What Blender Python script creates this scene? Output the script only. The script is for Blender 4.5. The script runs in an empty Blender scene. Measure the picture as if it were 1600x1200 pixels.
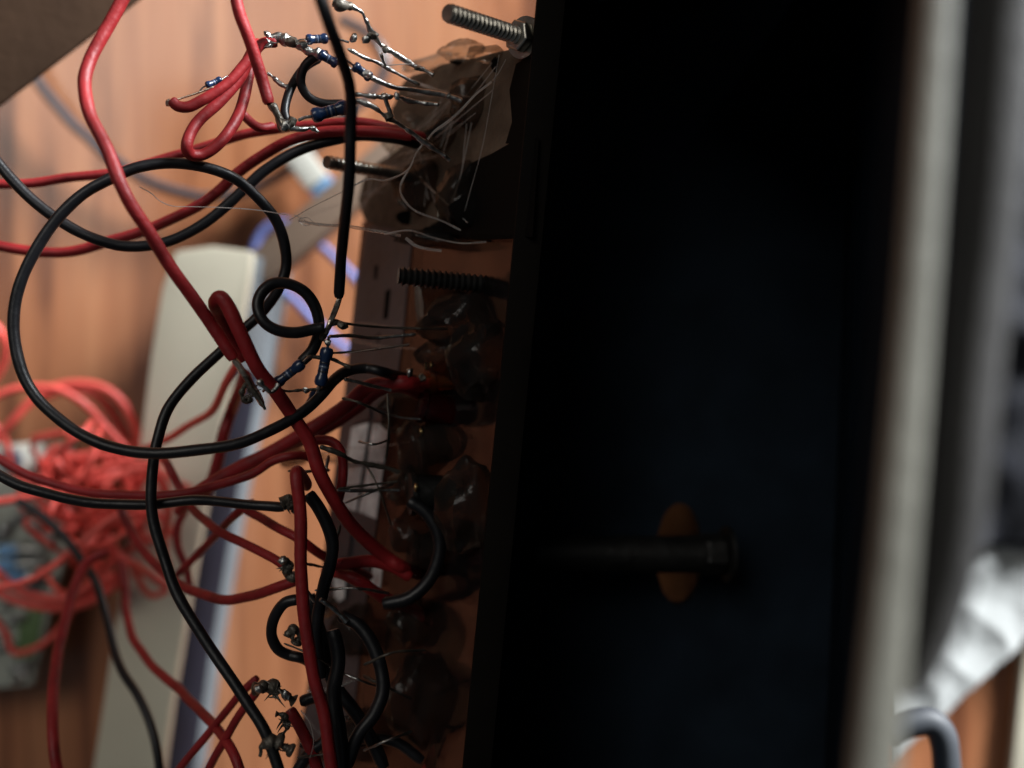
import bpy, bmesh, math, random
from mathutils import Vector, Matrix, noise

random.seed(7)
S = bpy.context.scene
COL = S.collection

# ------------------------------------------------------------------ camera
F = 1716.0          # focal length in photograph pixels (1600 wide)
H = 0.22            # camera height above the table top (m)
cam_d = bpy.data.cameras.new('camera')
cam = bpy.data.objects.new('camera', cam_d)
COL.objects.link(cam)
cam.location = (0, 0, H)
cam.rotation_euler = (0, 0, 0)
cam_d.sensor_width = 36
cam_d.lens = 36 * F / 1600
cam_d.clip_start = 0.002
cam_d.clip_end = 20
cam_d.dof.use_dof = True
cam_d.dof.focus_distance = 0.121
cam_d.dof.aperture_fstop = 11
S.camera = cam

# ------------------------------------------------------------------ light
W = bpy.data.worlds.new('World')
S.world = W
W.use_nodes = True
W.node_tree.nodes['Background'].inputs[0].default_value = (0.80, 0.90, 1.0, 1)
W.node_tree.nodes['Background'].inputs[1].default_value = 0.05

def area(name, loc, target, size, power, color):
    l = bpy.data.lights.new(name, 'AREA')
    l.shape = 'RECTANGLE'
    l.size, l.size_y = size
    l.energy = power
    l.color = color
    o = bpy.data.objects.new(name, l)
    COL.objects.link(o)
    o.location = loc
    o.rotation_euler = (Vector(target) - Vector(loc)).to_track_quat('-Z', 'Y').to_euler()
    return o
area('window_light', (0.84, 0.70, 0.39), (0, 0, 0), (0.50, 0.26), 57, (0.93, 0.97, 1.0))
area('sheen_fill', (-0.46, 0.52, 1.15), (-0.05, 0.05, 0), (0.6, 0.5), 3.6, (1.0, 0.95, 0.88))  # added soft lamp for table sheen and fill on wires and panel

S.view_settings.view_transform = 'Standard'
S.view_settings.look = 'None'
S.view_settings.exposure = 0
S.view_settings.gamma = 1
S.render.engine = 'CYCLES'
S.cycles.max_bounces = 8
S.cycles.transparent_max_bounces = 16

# ------------------------------------------------------------------ helpers
def P(x, y, d):
    """photograph pixel and distance below the lens -> point in the place"""
    return Vector(((x - 800) * d / F, (600 - y) * d / F, H - d))

def R(px, d):
    return px * 0.5 * d / F

def smooth(pts, n=7):
    if len(pts) < 3:
        return [pts[0].lerp(pts[-1], i / n) for i in range(n + 1)]
    q = [pts[0] * 2 - pts[1]] + pts + [pts[-1] * 2 - pts[-2]]
    out = []
    for i in range(1, len(q) - 2):
        a, b, c, d = q[i - 1:i + 3]
        for k in range(n):
            t = k / n
            out.append(0.5 * ((2 * b) + (c - a) * t + (2 * a - 5 * b + 4 * c - d) * t * t
                              + (3 * b - a - 3 * c + d) * t ** 3))
    out.append(pts[-1].copy())
    return out

class MB:
    def __init__(s):
        s.v = []
        s.f = []
    def tube(s, path, rad, n=12, cap=True):
        m = len(path)
        if not hasattr(rad, '__len__'):
            rad = [rad] * m
        t = (path[1] - path[0]).normalized()
        u = t.orthogonal().normalized()
        base = len(s.v)
        for i, p in enumerate(path):
            if i == 0: tn = path[1] - path[0]
            elif i == m - 1: tn = path[-1] - path[-2]
            else: tn = path[i + 1] - path[i - 1]
            if tn.length < 1e-9: tn = t
            tn = tn.normalized()
            u = (t.rotation_difference(tn) @ u)
            u = (u - tn * u.dot(tn)).normalized()
            t = tn
            w = t.cross(u)
            for k in range(n):
                a = 2 * math.pi * k / n
                s.v.append(p + (u * math.cos(a) + w * math.sin(a)) * rad[i])
        for i in range(m - 1):
            for k in range(n):
                a = base + i * n + k
                b = base + i * n + (k + 1) % n
                s.f.append((a, b, b + n, a + n))
        if cap:
            s.f.append(tuple(base + k for k in reversed(range(n))))
            e = base + (m - 1) * n
            s.f.append(tuple(e + k for k in range(n)))
        return s
    def lathe(s, a, b, prof, n=20):
        """prof: list of (t along a->b in 0..1, radius)"""
        ax = (b - a)
        return s.tube_straight(a, ax, prof, n)
    def tube_straight(s, a, ax, prof, n):
        t = ax.normalized()
        u = t.orthogonal().normalized()
        w = t.cross(u)
        base = len(s.v)
        for tt, r in prof:
            for k in range(n):
                an = 2 * math.pi * k / n
                s.v.append(a + ax * tt + (u * math.cos(an) + w * math.sin(an)) * r)
        m = len(prof)
        for i in range(m - 1):
            for k in range(n):
                p = base + i * n + k
                q = base + i * n + (k + 1) % n
                s.f.append((p, q, q + n, p + n))
        s.f.append(tuple(base + k for k in reversed(range(n))))
        e = base + (m - 1) * n
        s.f.append(tuple(e + k for k in range(n)))
        return s
    def blob(s, c, r, amp=0.25, freq=1.6, seed=0, sub=3, rot=0.0):
        bm = bmesh.new()
        bmesh.ops.create_icosphere(bm, subdivisions=sub, radius=1)
        off = Vector((seed * 3.17, seed * 1.31, seed * 0.77))
        M = Matrix.Rotation(rot, 3, 'Z')
        base = len(s.v)
        for v in bm.verts:
            k = 1 + amp * noise.noise(v.co * freq + off) + amp * 0.4 * noise.noise(v.co * freq * 2.7 + off)
            q = Vector((v.co.x * r[0], v.co.y * r[1], v.co.z * r[2])) * k
            s.v.append(c + M @ q)
        for f in bm.faces:
            s.f.append(tuple(base + v.index for v in f.verts))
        bm.free()
        return s
    def prism(s, top, bot):
        """closed prism between two equal-length loops"""
        n = len(top)
        b = len(s.v)
        s.v += list(top) + list(bot)
        s.f.append(tuple(range(b, b + n)))
        s.f.append(tuple(reversed(range(b + n, b + 2 * n))))
        for k in range(n):
            j = (k + 1) % n
            s.f.append((b + k, b + n + k, b + n + j, b + j))
        return s
    def build(s, name, m, parent=None, smooth_=True, bevel=0):
        me = bpy.data.meshes.new(name)
        me.from_pydata([tuple(v) for v in s.v], [], s.f)
        bm = bmesh.new(); bm.from_mesh(me)
        bmesh.ops.recalc_face_normals(bm, faces=bm.faces)
        if bevel:
            ed = [e for e in bm.edges if len(e.link_faces) == 2 and e.calc_face_angle(0) > 0.5]
            bmesh.ops.bevel(bm, geom=ed, offset=bevel, segments=2, profile=0.6, affect='EDGES')
        bm.to_mesh(me); bm.free()
        me.materials.append(m)
        if smooth_:
            me.polygons.foreach_set('use_smooth', [True] * len(me.polygons))
            try: me.set_sharp_from_angle(angle=math.radians(42))
            except Exception: pass
        o = bpy.data.objects.new(name, me)
        COL.objects.link(o)
        if parent is not None:
            o.parent = parent
            o.matrix_parent_inverse = parent.matrix_basis.inverted()
        return o

def tag(o, label, cat, group=None, kind=None):
    if label: o['label'] = label
    if cat: o['category'] = cat
    if group: o['group'] = group
    if kind: o['kind'] = kind
    return o

def thing(name, label, cat, loc, group=None):
    o = bpy.data.objects.new(name, None)
    COL.objects.link(o)
    o.location = loc
    o.empty_display_size = 0.003
    return tag(o, label, cat, group)

# ------------------------------------------------------------------ materials
def mat(name, col, rough=0.5, metal=0.0, var=0.15, scale=300, bump=0.0, bscale=900, spec=0.5, coat=0.0, stretch=None):
    m = bpy.data.materials.new(name); m.use_nodes = True
    nt = m.node_tree; b = nt.nodes['Principled BSDF']
    b.inputs['Metallic'].default_value = metal
    b.inputs['Specular IOR Level'].default_value = spec
    b.inputs['Coat Weight'].default_value = coat
    tc = nt.nodes.new('ShaderNodeTexCoord')
    src = tc.outputs['Object']
    if stretch:
        mp = nt.nodes.new('ShaderNodeMapping'); mp.inputs['Scale'].default_value = stretch
        nt.links.new(src, mp.inputs['Vector']); src = mp.outputs['Vector']
    n = nt.nodes.new('ShaderNodeTexNoise'); n.inputs['Scale'].default_value = scale; n.inputs['Detail'].default_value = 5
    nt.links.new(src, n.inputs['Vector'])
    r = nt.nodes.new('ShaderNodeValToRGB')
    r.color_ramp.elements[0].position = 0.3; r.color_ramp.elements[1].position = 0.7
    r.color_ramp.elements[0].color = tuple(c * (1 - var) for c in col) + (1,)
    r.color_ramp.elements[1].color = tuple(min(1, c * (1 + var)) for c in col) + (1,)
    nt.links.new(n.outputs['Fac'], r.inputs['Fac'])
    nt.links.new(r.outputs['Color'], b.inputs['Base Color'])
    mr = nt.nodes.new('ShaderNodeMapRange')
    mr.inputs['To Min'].default_value = max(0.03, rough - 0.1); mr.inputs['To Max'].default_value = min(1, rough + 0.1)
    nt.links.new(n.outputs['Fac'], mr.inputs['Value']); nt.links.new(mr.outputs['Result'], b.inputs['Roughness'])
    if bump:
        n2 = nt.nodes.new('ShaderNodeTexNoise'); n2.inputs['Scale'].default_value = bscale; n2.inputs['Detail'].default_value = 6
        nt.links.new(src, n2.inputs['Vector'])
        bp = nt.nodes.new('ShaderNodeBump'); bp.inputs['Strength'].default_value = bump; bp.inputs['Distance'].default_value = 0.0005
        nt.links.new(n2.outputs['Fac'], bp.inputs['Height']); nt.links.new(bp.outputs['Normal'], b.inputs['Normal'])
    return m

def clear(name, tint, body, body_fac, gloss_rough=0.12, gloss=0.08, bump=0.0, bscale=800):
    """thin clear plastic: tinted see-through, a milky share, a gloss on top"""
    m = bpy.data.materials.new(name); m.use_nodes = True
    nt = m.node_tree; N = nt.nodes; L = nt.links
    N.remove(N['Principled BSDF']); out = N['Material Output']
    tr = N.new('ShaderNodeBsdfTransparent'); tr.inputs[0].default_value = tint + (1,)
    tl = N.new('ShaderNodeBsdfTranslucent'); tl.inputs[0].default_value = body + (1,)
    df = N.new('ShaderNodeBsdfDiffuse'); df.inputs[0].default_value = body + (1,)
    gl = N.new('ShaderNodeBsdfGlossy'); gl.inputs['Roughness'].default_value = gloss_rough
    a = N.new('ShaderNodeMixShader'); a.inputs[0].default_value = 0.5
    L.new(tl.outputs[0], a.inputs[1]); L.new(df.outputs[0], a.inputs[2])
    tc = N.new('ShaderNodeTexCoord'); n = N.new('ShaderNodeTexNoise'); n.inputs['Scale'].default_value = 260; n.inputs['Detail'].default_value = 4
    L.new(tc.outputs['Object'], n.inputs['Vector'])
    mr = N.new('ShaderNodeMapRange'); mr.inputs['From Min'].default_value = 0.3; mr.inputs['From Max'].default_value = 0.7
    mr.inputs['To Min'].default_value = body_fac * 0.5; mr.inputs['To Max'].default_value = min(1, body_fac * 1.5)
    L.new(n.outputs['Fac'], mr.inputs['Value'])
    b = N.new('ShaderNodeMixShader'); L.new(mr.outputs['Result'], b.inputs[0]); L.new(tr.outputs[0], b.inputs[1]); L.new(a.outputs[0], b.inputs[2])
    lw = N.new('ShaderNodeLayerWeight'); lw.inputs['Blend'].default_value = 0.25
    mm = N.new('ShaderNodeMath'); mm.operation = 'MULTIPLY_ADD'; mm.inputs[1].default_value = 0.5; mm.inputs[2].default_value = gloss
    L.new(lw.outputs['Fresnel'], mm.inputs[0])
    c = N.new('ShaderNodeMixShader'); L.new(mm.outputs[0], c.inputs[0]); L.new(b.outputs[0], c.inputs[1]); L.new(gl.outputs[0], c.inputs[2])
    if bump:
        n2 = N.new('ShaderNodeTexNoise'); n2.inputs['Scale'].default_value = bscale; L.new(tc.outputs['Object'], n2.inputs['Vector'])
        bp = N.new('ShaderNodeBump'); bp.inputs['Strength'].default_value = bump; bp.inputs['Distance'].default_value = 0.0006
        L.new(n2.outputs['Fac'], bp.inputs['Height']); L.new(bp.outputs[0], gl.inputs['Normal']); L.new(bp.outputs[0], lw.inputs['Normal'])
    L.new(c.outputs[0], out.inputs[0])
    return m

def wood_mat():
    m = bpy.data.materials.new('table_veneer'); m.use_nodes = True
    nt = m.node_tree; N = nt.nodes; L = nt.links; b = N['Principled BSDF']
    tc = N.new('ShaderNodeTexCoord')
    mp = N.new('ShaderNodeMapping'); mp.inputs['Scale'].default_value = (75, 5, 1); mp.inputs['Rotation'].default_value = (0, 0, 0.06)
    L.new(tc.outputs['Object'], mp.inputs['Vector'])
    n1 = N.new('ShaderNodeTexNoise'); n1.inputs['Scale'].default_value = 1.0; n1.inputs['Detail'].default_value = 7; n1.inputs['Distortion'].default_value = 0.8
    L.new(mp.outputs[0], n1.inputs['Vector'])
    r = N.new('ShaderNodeValToRGB'); e = r.color_ramp.elements
    e[0].position = 0.36; e[0].color = (0.20, 0.070, 0.032, 1)
    e[1].position = 0.66; e[1].color = (0.53, 0.225, 0.105, 1)
    k = r.color_ramp.elements.new(0.47); k.color = (0.42, 0.158, 0.069, 1)
    L.new(n1.outputs['Fac'], r.inputs['Fac'])
    mp2 = N.new('ShaderNodeMapping'); mp2.inputs['Scale'].default_value = (900, 30, 1)
    L.new(tc.outputs['Object'], mp2.inputs['Vector'])
    n2 = N.new('ShaderNodeTexNoise'); n2.inputs['Scale'].default_value = 1; n2.inputs['Detail'].default_value = 3
    L.new(mp2.outputs[0], n2.inputs['Vector'])
    mx = N.new('ShaderNodeMix'); mx.data_type = 'RGBA'; mx.blend_type = 'MULTIPLY'; mx.inputs[0].default_value = 0.35
    L.new(r.outputs[0], mx.inputs[6]); L.new(n2.outputs['Fac'], mx.inputs[7])
    g = N.new('ShaderNodeBrightContrast'); g.inputs['Bright'].default_value = 0.0
    mp3 = N.new('ShaderNodeMapping'); mp3.inputs['Scale'].default_value = (190, 9, 1); mp3.inputs['Rotation'].default_value = (0, 0, 0.05)
    L.new(tc.outputs['Object'], mp3.inputs['Vector'])
    n3 = N.new('ShaderNodeTexNoise'); n3.inputs['Scale'].default_value = 1; n3.inputs['Detail'].default_value = 4; n3.inputs['Distortion'].default_value = 1.2
    L.new(mp3.outputs[0], n3.inputs['Vector'])
    r3 = N.new('ShaderNodeValToRGB'); r3.color_ramp.elements[0].position = 0.33; r3.color_ramp.elements[0].color = (0.55, 0.49, 0.47, 1)
    r3.color_ramp.elements[1].position = 0.46; r3.color_ramp.elements[1].color = (1, 1, 1, 1)
    L.new(n3.outputs['Fac'], r3.inputs['Fac'])
    mx3 = N.new('ShaderNodeMix'); mx3.data_type = 'RGBA'; mx3.blend_type = 'MULTIPLY'; mx3.inputs[0].default_value = 0.8
    L.new(mx.outputs[2], mx3.inputs[6]); L.new(r3.outputs[0], mx3.inputs[7])
    L.new(mx3.outputs[2], b.inputs['Base Color'])
    b.inputs['Roughness'].default_value = 0.27
    b.inputs['Specular IOR Level'].default_value = 0.6
    b.inputs['Coat Weight'].default_value = 0.35
    b.inputs['Coat Roughness'].default_value = 0.25
    bp = N.new('ShaderNodeBump'); bp.inputs['Strength'].default_value = 0.08; bp.inputs['Distance'].default_value = 0.0005
    L.new(n2.outputs['Fac'], bp.inputs['Height']); L.new(bp.outputs[0], b.inputs['Normal'])
    return m

M = dict(
    wood=wood_mat(),
    red=mat('red_pvc', (0.235, 0.011, 0.013), 0.52, var=0.35, scale=260, bump=0.35, bscale=700, spec=0.38),
    coral=mat('coral_pvc', (0.70, 0.085, 0.065), 0.45, var=0.12, scale=150),
    black=mat('black_pvc', (0.006, 0.006, 0.0075), 0.42, var=0.3, scale=220, bump=0.15, bscale=700, spec=0.4),
    copper=mat('tinned_copper', (0.62, 0.52, 0.42), 0.3, 1.0, 0.2, 600, 0.4, 1500),
    solder=mat('solder', (0.40, 0.40, 0.38), 0.33, 1.0, 0.25, 500, 0.6, 900),
    flux=mat('flux_stained_solder', (0.09, 0.08, 0.065), 0.45, 0.5, 0.4, 500, 0.6, 900),
    steel=mat('zinc_steel', (0.40, 0.38, 0.33), 0.38, 1.0, 0.25, 350, 0.3, 900),
    darksteel=mat('blackened_steel', (0.025, 0.025, 0.024), 0.5, 0.7, 0.25, 350, 0.3, 900),
    dimsteel=mat('dull_steel', (0.07, 0.07, 0.07), 0.6, 0.4, 0.25, 350, 0.3, 900),
    resblue=mat('resistor_lacquer', (0.007, 0.021, 0.062), 0.28, 0, 0.2, 400, coat=0.2),
    rescap=mat('resistor_band_silver', (0.16, 0.19, 0.25), 0.35, 0.4, 0.2, 400),
    resdark=mat('resistor_band_black', (0.02, 0.02, 0.03), 0.35, 0, 0.2, 400),
    encl=mat('black_plastic_case', (0.010, 0.016, 0.024), 0.7, 0, 0.25, 120, 0.05, 1200, spec=0.04),
    rim=mat('painted_grey_rim', (0.185, 0.178, 0.148), 0.55, 0, 0.15, 90, 0.2, 700),
    edge=mat('brown_black_plastic', (0.0050, 0.0040, 0.0032), 0.75, 0, 0.3, 150, 0.05, 1200, spec=0.05),
    rimdark=mat('grey_brown_trim', (0.06, 0.057, 0.055), 0.6, 0, 0.15, 90, 0.2, 700),
    groove=mat('dark_rubber', (0.020, 0.019, 0.018), 0.8, 0, 0.2, 120),
    hard=mat('brown_hardboard', (0.085, 0.062, 0.044), 0.6, 0, 0.5, 180, 0.5, 700, spec=0.2),
    strip=mat('dark_purple_grey_plastic', (0.062, 0.051, 0.055), 0.5, 0, 0.25, 200, 0.25, 900),
    cell=mat('pale_blue_grey_plastic', (0.68, 0.76, 0.78), 0.3, 0, 0.4, 420, 0.3, 800),
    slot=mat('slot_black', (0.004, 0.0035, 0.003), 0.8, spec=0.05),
    acrylic=clear('tinted_acrylic', (0.32, 0.28, 0.285), (0.055, 0.045, 0.043), 0.20, 0.1, 0.01),  # dark tint, so wood behind the sheet renders darker
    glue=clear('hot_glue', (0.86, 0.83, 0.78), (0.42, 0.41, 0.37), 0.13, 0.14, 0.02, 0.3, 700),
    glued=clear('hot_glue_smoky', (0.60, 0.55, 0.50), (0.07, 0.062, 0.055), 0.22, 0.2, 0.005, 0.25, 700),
    hair=clear('glue_thread', (0.9, 0.9, 0.9), (0.75, 0.75, 0.72), 0.35, 0.2, 0.10),
    cream=mat('cream_plastic', (0.60, 0.555, 0.43), 0.5, 0, 0.05, 60, 0.08, 900),
    navy=mat('navy_side', (0.012, 0.013, 0.022), 0.85, 0, 0.2, 100, spec=0.1),
    pale=mat('pale_blue_edge', (0.12, 0.136, 0.147), 0.7, 0, 0.1, 100, spec=0.2),
    stripe=mat('strip_brown', (0.17, 0.115, 0.08), 0.55, 0, 0.25, 40, stretch=(1, 1, 1)),
    lav=mat('lavender_blue_pvc', (0.13, 0.165, 0.40), 0.6, 0, 0.1, 100),
    cable=mat('dark_cable', (0.045, 0.05, 0.06), 0.28, 0, 0.2, 100, coat=0.3),
    white=mat('white_plastic', (0.50, 0.49, 0.43), 0.5, 0, 0.08, 80),
    sky=mat('light_blue_plastic', (0.12, 0.26, 0.44), 0.55, 0, 0.1, 80),
    card=mat('dark_brown_card', (0.055, 0.031, 0.019), 0.85, 0, 0.25, 60, 0.2, 500, spec=0.1),
    pcb=mat('grey_green_circuit_board', (0.38, 0.40, 0.345), 0.3, 0, 0.35, 90, 0.1, 300),
    pcbgreen=mat('green_mask', (0.10, 0.17, 0.06), 0.45, 0, 0.3, 90),
    cloth=mat('navy_cloth', (0.007, 0.0075, 0.012), 1.0, 0, 0.3, 200, 0.5, 1500),
    paper=mat('white_tissue', (0.41, 0.42, 0.41), 0.95, 0, 0.05, 100, 0.4, 500),
    hose=mat('blue_grey_cable', (0.045, 0.05, 0.058), 0.6, 0, 0.15, 100),
    dim_pane=clear('dim_pane_plastic', (0.30, 0.30, 0.28), (0.01, 0.01, 0.01), 0.1, 0.1, 0.0),  # dark tint of the added pane below the floor hole
    redled=clear('dark_red_led', (0.35, 0.04, 0.03), (0.06, 0.006, 0.006), 0.4, 0.15, 0.02),
    amber=clear('amber_led', (0.8, 0.35, 0.12), (0.45, 0.15, 0.05), 0.35, 0.1, 0.06),
    brass=mat('brass', (0.60, 0.44, 0.20), 0.3, 1.0, 0.2, 300),
)

# ------------------------------------------------------------------ setting
t = MB()
Z0 = 0.0
t.prism([Vector((-1.2, -1.0, 0)), Vector((1.2, -1.0, 0)), Vector((1.2, 1.0, 0)), Vector((-1.2, 1.0, 0))],
        [Vector((-1.2, -1.0, -.03)), Vector((1.2, -1.0, -.03)), Vector((1.2, 1.0, -.03)), Vector((-1.2, 1.0, -.03))])
tb = t.build('table', M['wood'], smooth_=False)
tb['kind'] = 'structure'
TD = H   # depth of the table top

# ------------------------------------------------------------------ black enclosure
E0 = P(838, 0, .118); E1 = P(722, 1200, .118)        # near edge of its left wall
edir = (E1 - E0)
EA = E0 - edir * 0.10; EB = E1 + edir * 0.35
perp = Vector((-edir.y, edir.x, 0)).normalized()      # towards +x
if perp.x < 0: perp = -perp
FLD = .156
FL = H - FLD
case = thing('enclosure', 'open black plastic enclosure with a grey rim along its right side', 'enclosure',
             Vector((0.02, 0, FL)))
def at_z(v, z): return Vector((v.x, v.y, z))
# left wall
w = MB()
th = .0032
w.prism([EA, EA + perp * th, EB + perp * th, EB], [at_z(v, FL) for v in (EA, EA + perp * th, EB + perp * th, EB)])
w.build('left_wall', M['edge'], case, bevel=.0005)
# right wall: leans from the floor up to the rim
RIM = .060
rin = [(1462, -110), (1454, 0), (1431, 300), (1406, 600), (1377, 900), (1344, 1200), (1326, 1420)]
rw = [42, 42, 46, 50, 56, 66, 72]
top = [P(x, y, RIM) for x, y in rin]
flo = [Vector((.048 + (v.x - top[0].x) * 1.0, v.y * 2.65, FL)) for v in top]
tw, fw = smooth(top, 6), smooth(flo, 6)
w = MB(); nn = len(tw); th2 = Vector((.0016, 0, 0)); dn = Vector((0, 0, -.0012))
for q0, q1 in zip(tw, fw):
    w.v += [q0 + dn + th2 * .3, q1 + th2 * .3, q1 + th2 * 1.3, q0 + dn + th2 * 1.3]
for i in range(nn - 1):
    for k in range(4):
        a = i * 4 + k; b = i * 4 + (k + 1) % 4
        w.f.append((a, b, b + 4, a + 4))
w.f += [(3, 2, 1, 0), tuple(nn * 4 - 4 + k for k in range(4))]
w.build('right_wall', M['encl'], case)
# rim: rounded inner lip
def ribbon(path_px, widths, d0, d1, name, m, bev=.0004):
    mb = MB(); n = len(path_px)
    ring = []
    for (x, y), wd in zip(path_px, widths):
        ring.append((P(x, y, d0), P(x + wd, y, d0)))
    L_ = smooth([r[0] for r in ring], 6); R_ = smooth([r[1] for r in ring], 6)
    m_ = len(L_); dz = Vector((0, 0, d0 - d1))
    for i in range(m_):
        mb.v += [L_[i], R_[i], R_[i] + dz, L_[i] + dz]
    for i in range(m_ - 1):
        for k in range(4):
            a = i * 4 + k; b = i * 4 + (k + 1) % 4
            mb.f.append((a, b, b + 4, a + 4))
    mb.f.append((3, 2, 1, 0)); e = (m_ - 1) * 4; mb.f.append((e, e + 1, e + 2, e + 3))
    return mb.build(name, m, case, bevel=bev)
ribbon(rin, rw, RIM, RIM + .0022, 'inner_lip', M['rim'])
gin = [(x + ww + 2, y) for (x, y), ww in zip(rin, rw)]
ribbon(gin[:5] + [(1418, 1086)], [92, 92, 84, 80, 84, 22], RIM + .0035, RIM + .006, 'groove', M['groove'])
oin = [(1580, -110), (1572, 0), (1550, 300), (1518, 600), (1500, 830), (1476, 960), (1444, 1050), (1418, 1095)]
ribbon(oin, [74, 62, 52, 50, 44, 38, 32, 24], RIM + .0012, RIM + .004, 'outer_lip', M['rimdark'])
# floor with a round hole
hc = P(1062, 866, FLD)
hr = R(160, FLD)
bm = bmesh.new()
outer = [at_z(EA + perp * .0025 + Vector((0, .025, 0)), FL), at_z(EB + perp * .0025, FL), Vector((.046, flo[-1].y, FL)), Vector((.052, flo[0].y + .02, FL))]
ov = [bm.verts.new(v) for v in outer]
iv = [bm.verts.new(hc + Vector((math.cos(a) * hr * .46, math.sin(a) * hr, 0))) for a in [2 * math.pi * k / 40 for k in range(40)]]
es = [bm.edges.new((ov[i], ov[(i + 1) % 4])) for i in range(4)] + [bm.edges.new((iv[i], iv[(i + 1) % 40])) for i in range(40)]
bmesh.ops.triangle_fill(bm, use_beauty=True, edges=es)
r_ = bmesh.ops.extrude_face_region(bm, geom=list(bm.faces))
for g in r_['geom']:
    if isinstance(g, bmesh.types.BMVert): g.co.z -= .0025
bmesh.ops.recalc_face_normals(bm, faces=bm.faces)
me = bpy.data.meshes.new('floor_plate'); bm.to_mesh(me); bm.free(); me.materials.append(M['encl'])
fo = bpy.data.objects.new('floor_plate', me); COL.objects.link(fo); fo.parent = case
fo.matrix_parent_inverse = case.matrix_basis.inverted()
# end walls, out of the frame, that close the box
w = MB(); th_ = Vector((0, .002, 0)); tl_ = EA + Vector((0, 0, .034))
qd = [tl_, top[0] + Vector((.0004, 0, -.0014)), flo[0] + Vector((.0004, 0, 0)), at_z(EA, FL)]
w.prism(qd, [v + th_ for v in qd]); w.build('end_wall', M['encl'], case, smooth_=False)
w = MB(); qd = [EB, top[-1] + Vector((0, 0, -.003)), flo[-1], at_z(EB, FL)]
w.prism(qd, [v - th_ for v in qd]); w.build('end_wall', M['encl'], case, smooth_=False)
pz = hc + Vector((0, 0, -.0030))  # added dark pane that dims the wood seen through the hole
MB().lathe(pz, pz + Vector((0, 0, -.0012)), [(0, hr * 1.25), (1, hr * 1.25)], 32).build('dimming_pane', M['dim_pane'], case)

# ------------------------------------------------------------------ bolts
def bolt(p0, p1, r, label, m, nut_t=None, nut_r=None, pitch=None, worn=0.0, group='bolts through the panel', name='bolt', washer=False):
    root = thing(name, label, 'bolt', p1, group)
    ax = p1 - p0; ln = ax.length
    pitch = pitch or r * 0.62
    n = max(4, int(ln / pitch))
    prof = [(0, r * .84), (0.1 / n, r * .9)]
    for i in range(n):
        prof += [((i + .30) / n, r * (.76 + .24 * worn)), ((i + .42) / n, r * (.76 + .24 * worn)), ((i + .72) / n, r), ((i + .86) / n, r)]
    prof += [(1, r * .8)]
    MB().lathe(p0, p1, prof, 20).build('threaded_shank', m, root)
    if nut_t is not None:
        a = p0 + ax * nut_t; b = a + ax.normalized() * r * 1.3
        mb = MB(); mb.lathe(a, b, [(0, nut_r * .88), (.12, nut_r), (.88, nut_r), (1, nut_r * .88)], 6)
        mb.build('nut', m, root, bevel=.0001)
    if washer:
        a = p0 + ax * (nut_t + .0); b = a - ax.normalized() * .0005
        mb = MB(); mb.lathe(a + ax.normalized() * r * 1.3, a + ax.normalized() * (r * 1.3 + .0006), [(0, nut_r * 1.3), (1, nut_r * 1.3)], 28)
        mb.build('washer', m, root)
    return root
bolt(P(699, 20, .112), P(835, 64, .122), R(30, .116), 'bright zinc bolt sticking out at the top beside the black enclosure corner', M['steel'], .76, R(30, .116) * 1.75, washer=True)
bolt(P(510, 253, .131), P(640, 276, .142), R(22, .135), 'short zinc bolt end showing behind the hanging black wire', M['steel'], pitch=.00085)
bolt(P(622, 431, .126), P(832, 452, .130), R(30, .128), 'dark bolt with a worn tip lying across the purple strip', M['darksteel'], .80, R(30, .128) * 1.7, washer=True)
b = bolt(P(832, 866, .144), P(1125, 866, .147), R(58, .146), 'dim bolt crossing the round hole inside the black enclosure', M['darksteel'], .90, R(50, .15) * 1.3, washer=True, worn=1.0)

# ------------------------------------------------------------------ panel assembly
panel = thing('wired_panel', 'dark see-through panel with dark edge strip and hot glue beside the black enclosure', 'panel', P(690, 700, .15))
def plane_d(x, y):
    """depth of the panel's face under a pixel: deeper to the left"""
    ex = 838 + (722 - 838) * y / 1200.0
    return .124 + (ex - x) * .000125
def slab(name, outline, m, lift=0.0, thick=.0015, bevel=.0002):
    topv = [P(x, y, plane_d(x, y) - lift) for x, y in outline]
    botv = [v + Vector((0, 0, -thick)) for v in topv]
    return MB().prism(topv, botv).build(name, m, panel, smooth_=False, bevel=bevel)
slab('acrylic_sheet', [(566, 345), (826, 345), (728, 1300), (440, 1300), (500, 960), (535, 640)], M['acrylic'])
# brown hardboard with a torn edge
hb = [(838, 62), (800, 76), (770, 82), (742, 90), (715, 94), (690, 100), (668, 110), (645, 116), (632, 126), (622, 140),
      (618, 158), (610, 172), (614, 190), (628, 204), (636, 220), (618, 236), (596, 250), (580, 262), (566, 284), (560, 312), (568, 342),
      (590, 352), (640, 362), (690, 360), (740, 372), (830, 368)]
slab('hardboard', hb, M['hard'], lift=.0030, thick=.0025)
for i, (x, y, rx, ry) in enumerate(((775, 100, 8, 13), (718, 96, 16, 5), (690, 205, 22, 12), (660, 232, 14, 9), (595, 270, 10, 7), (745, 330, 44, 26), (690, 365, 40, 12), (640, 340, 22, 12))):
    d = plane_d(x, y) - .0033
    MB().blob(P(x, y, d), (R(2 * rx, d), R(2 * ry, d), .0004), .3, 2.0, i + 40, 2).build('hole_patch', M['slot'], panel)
slab('dark_patch', [(842, 215), (800, 222), (768, 240), (735, 255), (712, 284), (716, 312), (700, 338), (672, 352), (690, 362), (740, 374), (832, 370)], M['slot'], lift=.0036, thick=.0004, bevel=0)  # added black slab that darkens the hardboard's lower right
slab('dark_patch', [(838, 80), (806, 100), (796, 140), (800, 190), (790, 224), (836, 222)], M['slot'], lift=.0035, thick=.0004, bevel=0)  # second black slab, darkens the hardboard's right edge
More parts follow.
